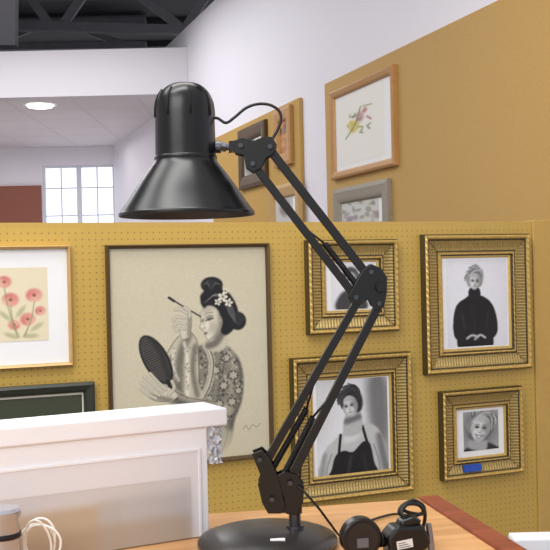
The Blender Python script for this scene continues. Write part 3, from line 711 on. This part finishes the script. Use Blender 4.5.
bar('lower_arm_bar',LA0,LA1,lamp,0.0098); bar('lower_arm_bar',LB0,LB1,lamp,0.0102)
def along(a,b,t,off):
    d=(b-a); n=Vector((-d.y,d.x)).normalized(); p=a+d*t+n*off; return p
for (a,b,off,t0,t1,t2) in ((LA0,LA1,9,0.0,0.36,0.5),(LB0,LB1,-8,0.02,0.34,0.46)):
    mb=MB()
    for yy in (-0.0035,0.0035):
        p0=along(a,b,t0,off); p1=along(a,b,t1,off); p2=along(a,b,t2,off*0.3)
        mb.spring(L(p0.x,p0.y,yy),L(p1.x,p1.y,yy),0.0032,0.0010,34,5); mb.tube([L(p1.x,p1.y,yy),L(p2.x,p2.y,yy)],0.0011)
    o=mb.done('tension_spring',DSTEEL,smooth=True,label='coiled dark steel tension spring'); adopt(o,lamp)
# elbow
mb=MB()
pl=[P2(*p) for p in ((348,296),(352,288),(362,270),(370,264),(380,268),(386,277),(386,292),(383,307),(377,310),(371,306),(368,299),(360,304),(351,303))]
for y in (LY-0.0125,LY+0.0105): mb.prism(pl,y,y+0.002)
elb=mb.done('elbow_bracket',BLACKM,bev=0.0006); adopt(elb,lamp)
bolts([(355,297),(378,303),(370,272)],elb,-0.015,0.015,m=BOLT)
mb=MB(); p=L(379,287); mb.cyl((p.x,LY-0.022,p.z),(p.x,LY-0.012,p.z),0.0056,0.0066,14); o=mb.done('elbow_knob',BLACK,autos=True,label='small black clamping knob'); adopt(o,elb)
# upper arm
UA0,UA1=Vector((270,150)),Vector((368,276)); UB0,UB1=Vector((254,165)),Vector((354,295))
bar('upper_arm_bar',UA0,UA1,lamp,0.0102); bar('upper_arm_bar',UB0,UB1,lamp,0.0098)
mb=MB()
for yy in (-0.0035,0.0035):
    p0=along(UB0,UB1,0.97,-8); p1=along(UB0,UB1,0.64,-8); p2=along(UB0,UB1,0.52,-3)
    mb.spring(L(p0.x,p0.y,yy),L(p1.x,p1.y,yy),0.0032,0.0010,30,5); mb.tube([L(p1.x,p1.y,yy),L(p2.x,p2.y,yy)],0.0011)
o=mb.done('tension_spring',DSTEEL,smooth=True,label='coiled dark steel tension spring'); adopt(o,lamp)
# head bracket
mb=MB()
pl=[P2(*p) for p in ((234,142),(242,139),(254,142),(263,138),(272,138),(277,146),(273,155),(266,159),(261,169),(253,173),(246,168),(244,156),(235,154))]
for y in (LY-0.0125,LY+0.0105): mb.prism(pl,y,y+0.002)
mb.prism([P2(*p) for p in ((229,142),(244,140),(244,153),(230,152))],LY-0.009,LY+0.009)
hb=mb.done('head_bracket',BLACKM,bev=0.0006); adopt(hb,lamp)
bolts([(270,148),(253,165),(241,147)],hb,-0.015,0.015,m=BOLT)
mb=MB(); a=L(212,147); b=L(234,147); mb.cyl(a,b,0.0042,None,20); mb.cyl(L(216,147),L(221,147),0.0078,0.0078,24); mb.cyl(L(222,147),L(226,147),0.0065,0.0065,6)
mb.cyl(L(229,147),L(233,147),0.008,0.007,24)
o=mb.done('swivel_joint',mat('dull_joint_steel',(96,98,104),0.35,0.8,0.1,60),label='bare steel swivel joint'); adopt(o,lamp)
# shade
sh=L(184,83)
zz=lambda y:L(184,y).z
prof=[(0.5,83),(8,83.3),(15,85),(21,89),(25.5,94.5),(28,101),(29.2,108),(29.6,116),(30,140),(30.2,156),(30.8,160),(33,164),(38,170.5),(47,183),(58,199.5),(66.5,211.5),(67.6,213),(67.6,216),(66.6,216)]
prof+=[(65.6,213),(57,200.5),(46,184),(37,171.5),(32,165),(29,160),(28.5,140),(27.5,108),(22,94),(12,88),(0.5,86)]
mb=MB(); mb.lathe([(r*PX,zz(y)) for r,y in catmull(prof[:19],3)],(sh.x,LY,0),96,0); 
mb.lathe([(r*PX,zz(y)) for r,y in prof[18:]],(sh.x,LY,0),96,1)
shade=mb.done('lamp_shade',[BLACK,SHIN],smooth=True); adopt(shade,lamp)
for i in range(8):
    a=2*math.pi*(i+0.35)/8; mb=MB(); pts=[]
    for r,y in ((22.6,90.2),(26.4,95.6),(28.9,102),(30,109),(30.2,118)):
        pts.append((sh.x+(r-0.5)*PX*math.cos(a),LY+(r-0.5)*PX*math.sin(a),zz(y)))
    mb.tube(pts,0.0017,8); o=mb.done('vent_slot',mat('vent_dark',(3,3,3),0.8,0,0.1,20),smooth=True,label='dark narrow vent slot'); adopt(o,shade)
mb=MB(); mb.lathe([((30.1)*PX,zz(156)),(31.2*PX,zz(157)),(31.4*PX,zz(159)),(30.8*PX,zz(160.5))],(sh.x,LY,0),96); o=mb.done('shade_collar',BLACK,smooth=True); adopt(o,shade)
mb=MB(); mb.lathe([(0.0005,zz(120)),(0.016,zz(120)),(0.016,zz(160)),(0.0005,zz(160))],(sh.x,LY,0),32); o=mb.done('bulb_socket',BLACKM,autos=True); adopt(o,shade)
mb=MB(); mb.lathe([(0.013,zz(160)),(0.014,zz(165)),(0.022,zz(175)),(0.028,zz(188)),(0.026,zz(200)),(0.015,zz(206)),(0.0005,zz(208))],(sh.x,LY,0),32); o=mb.done('light_bulb',BULB,smooth=True); adopt(o,shade)
mb=MB()
P=[(209,119,0),(217,118,0),(226,123,-.002),(235,117,0),(246,108,0),(258,104,0),(270,105,0),(279,111,0),(281,120,0),(277,131,0),(271,141,0)]
mb.tube([L(*[float(v) for v in p]) for p in catmull(P,6)],0.0019,10); o=mb.done('head_cable',CORD,smooth=True); adopt(o,lamp)
mb=MB(); mb.tube([L(*[float(v) for v in p]) for p in catmull([(272,146,.004),(300,184,.017),(340,236,.017),(368,272,.018),(381,288,.018),(378,308,.018),(338,388,.018),(305,455,.018),(300,488,.018)],8)],0.0016,8)
o=mb.done('arm_cable',CORD,smooth=True); adopt(o,lamp)
def T(px,py,h=0.0):
    d=ray(px,py); t=(TZ+h-CAM.z)/d.z; return CAM+d*t
pts=[L(298,484,-0.016),L(307,492,-0.018),L(319,506,-0.018),L(330,522,-0.01),T(341,536,0.006),T(352,530,0.0028),T(372,520,0.0028),T(395,514,0.0028),T(412,517,0.0028)]
mb=MB(); mb.tube([Vector(p) for p in catmull([tuple(p) for p in pts],8)],0.0016,8); o=mb.done('mains_cord',CORD,smooth=True); adopt(o,lamp)

# ================= PLUG WITH ROUND HEAD
c0=T(361,558,0); R=0.0245
pm=Matrix.Translation((c0.x,c0.y,TZ+0.0003))@Matrix.Rotation(math.radians(12),4,'Z')
e=empty('power_adapter',pm,'round black fitting with stubby shaft joined to chunky black plug','power adapter')
bpy.context.view_layer.update()
mb=MB(); n=48
mb.cyl((0,-0.008,R),(0,-0.006,R),R-0.002,R,n); mb.cyl((0,-0.006,R),(0,0.008,R),R,R,n); mb.cyl((0,0.008,R),(0,0.016,R),R,R*0.7,n)
mb.done('round_head',BLACK,e,autos=True)
mb=MB(); mb.cyl((0,-0.0085,R),(0,-0.008,R),R*0.78,None,40); mb.done('face_plate',mat('smoky_face_plate',(26,26,30),0.25,0,0.05,20),e)
mb=MB(); mb.box((-0.007,-0.0095,R-0.010),(0.007,-0.0086,R+0.001)); mb.done('label_sticker',LBLG,e,label='grey printed sticker')
mb=MB(); mb.tube(catmull([(0.008,0.010,0.018),(0.022,0.010,0.017),(0.040,0.010,0.015)],6),0.0075,14); 
for i in range(4): mb.cyl((0.024+i*0.0035,0.010,0.0168),(0.0258+i*0.0035,0.010,0.0166),0.0088,None,18)
mb.done('stubby_shaft',CORD,e,autos=True)
ox=0.061; cr,sr=math.cos(math.radians(7)),math.sin(math.radians(7)); px0,pz0=ox-0.028,0.0
def tl(pts):
    return [(px0+(x-px0)*cr-(z-pz0)*sr, pz0+(x-px0)*sr+(z-pz0)*cr) for x,z in pts]
mb=MB(); mb.prism(tl([(ox-0.028,0),(ox+0.020,0),(ox+0.025,0.008),(ox+0.020,0.030),(ox-0.016,0.034),(ox-0.028,0.024)]),-0.012,0.020); mb.done('plug_body',BLACKM,e,bev=0.004)
mb=MB(); mb.prism(tl([(ox-0.010,0.030),(ox+0.016,0.029),(ox+0.020,0.035),(ox+0.010,0.041),(ox-0.006,0.039)]),-0.006,0.014); mb.done('plug_shoulder',BLACK,e,bev=0.003)
mb=MB(); mb.prism(tl([(ox-0.018,0.008),(ox+0.002,0.008),(ox+0.002,0.018),(ox-0.018,0.018)]),-0.0126,-0.0119,0)
for i in range(3): mb.prism(tl([(ox-0.016,0.0095+i*0.0026),(ox-0.001-i*0.003,0.0095+i*0.0026),(ox-0.001-i*0.003,0.0104+i*0.0026),(ox-0.016,0.0104+i*0.0026)]),-0.0128,-0.0125,1)
mb.done('paper_label',[LBL,LBLG],e,label='small white paper label with grey lines')
mb=MB(); mb.cyl((ox+0.029,0.002,0.001),(ox+0.026,0.002,0.034),0.0045,0.0035,16); mb.done('metal_sleeve',STEEL,e,label='bright metal sleeve',autos=True)
mb=MB(); P=[(ox+0.004,0.008,0.040),(ox-0.004,0.014,0.046),(ox+0.006,0.022,0.054),(ox+0.022,0.024,0.052),(ox+0.028,0.026,0.042),(ox+0.014,0.027,0.038),(ox-0.002,0.027,0.042),(ox+0.002,0.029,0.051),(ox+0.018,0.031,0.056),(ox+0.031,0.033,0.048),(ox+0.030,0.034,0.038),(ox+0.012,0.034,0.041),(ox+0.004,0.036,0.048),(ox+0.018,0.038,0.053),(ox+0.034,0.040,0.044),(ox+0.036,0.044,0.024),(ox+0.028,0.05,0.006),(ox+0.010,0.058,0.0028),(ox-0.01,0.063,0.0028)]
mb.tube(catmull(P,6),0.0023,8); mb.done('bundled_lead',CORD,e,smooth=True)

# chrome canister + white cable
cyl_y=1.12; u=ray(3,530); X=u.x/u.y*cyl_y
e=empty('chrome_canister',Matrix.Translation((X,cyl_y,TZ+0.0003)),'small chrome cylindrical canister standing on the table','canister')
bpy.context.view_layer.update()
zt=(CAM+ray(3,508)*(cyl_y/ray(3,508).y)).z-TZ
mb=MB(); rr=0.019
mb.lathe([(0.0005,0),(rr,0),(rr+0.0008,0.002),(rr,0.004),(rr,zt-0.012),(rr+0.0012,zt-0.010),(rr+0.0012,zt-0.003),(rr-0.001,zt),(0.0005,zt)],(0,0,0),40)
mb.done('canister_body',mat('polished_chrome',(168,170,178),0.18,0.45,0.05,20,0,0.8),e,autos=True)
mb=MB(); mb.lathe([(rr+0.0006,zt*0.62),(rr+0.0012,zt*0.63),(rr+0.0012,zt*0.68),(rr+0.0006,zt*0.69)],(0,0,0),40); mb.done('seam_ring',DSTEEL,e,smooth=True)
cy=1.165; cc=Vector((ray(38,540).x/ray(38,540).y*cy,cy,TZ+0.0003))
mb=MB(); P=[]
for i in range(46):
    a=i*0.5; kx=0.019+0.004*math.sin(i*0.37); kz=0.026+0.004*math.cos(i*0.23)
    P.append((kx*math.cos(a)+0.004*math.sin(i*0.21),0.009*math.sin(a*0.31)+0.002*math.cos(i),0.034+kz*math.sin(a)))
P+= [(0.030,0.0,0.020),(0.034,-0.01,0.005),(0.040,-0.03,0.0026)]
mb.tube(catmull(P,4),0.0014,8); o=mb.done('white_cable',WHITEC,smooth=True,mw=Matrix.Translation(cc))
top(o,'loosely coiled white cable beside the chrome canister','cable')
# plinth
d=ray(514,539); t=1.9/d.y; P=CAM+d*t
top(box('white_plinth',P.x,1.9,0,P.x+0.4,1.95,P.z,WHITEP,bev=0.004),'plain white display plinth standing beyond the table','plinth')

# ================= LIGHTS
def area(name,loc,rot,sx,sy,pw,col=(1,1,1)):
    l=bpy.data.lights.new(name,'AREA'); l.shape='RECTANGLE'; l.size=sx; l.size_y=sy; l.energy=pw; l.color=col
    o=bpy.data.objects.new(name,l); COL.objects.link(o); o.location=loc; o.rotation_euler=[math.radians(a) for a in rot]; return o
area('fluorescent_light',(-0.6,0.9,2.9),(12,0,20),1.6,0.5,28,(1,0.99,0.97))
area('fluorescent_light_b',(-1.0,2.2,3.1),(20,0,20),2.8,1.2,60,(1,0.99,0.97))
area('front_light',(-1.4,-1.2,2.6),(62,0,-25),2.2,1.6,55,(1,0.99,0.97))
area('hall_light',(-2.2,7.0,3.3),(0,0,0),2.5,2.5,95,(0.98,0.98,1))
area('annexe_light',(-2.8,10.8,2.6),(0,0,0),2.0,1.6,16,(1,0.98,0.99))
area('annexe_uplight',(-3.0,10.5,0.6),(180,0,0),2.0,1.6,12,(1,0.98,0.99))
w=bpy.data.worlds.new('world'); sc.world=w; w.use_nodes=True
bg=w.node_tree.nodes['Background']; bg.inputs[0].default_value=(0.96,0.96,1,1); bg.inputs[1].default_value=0.78
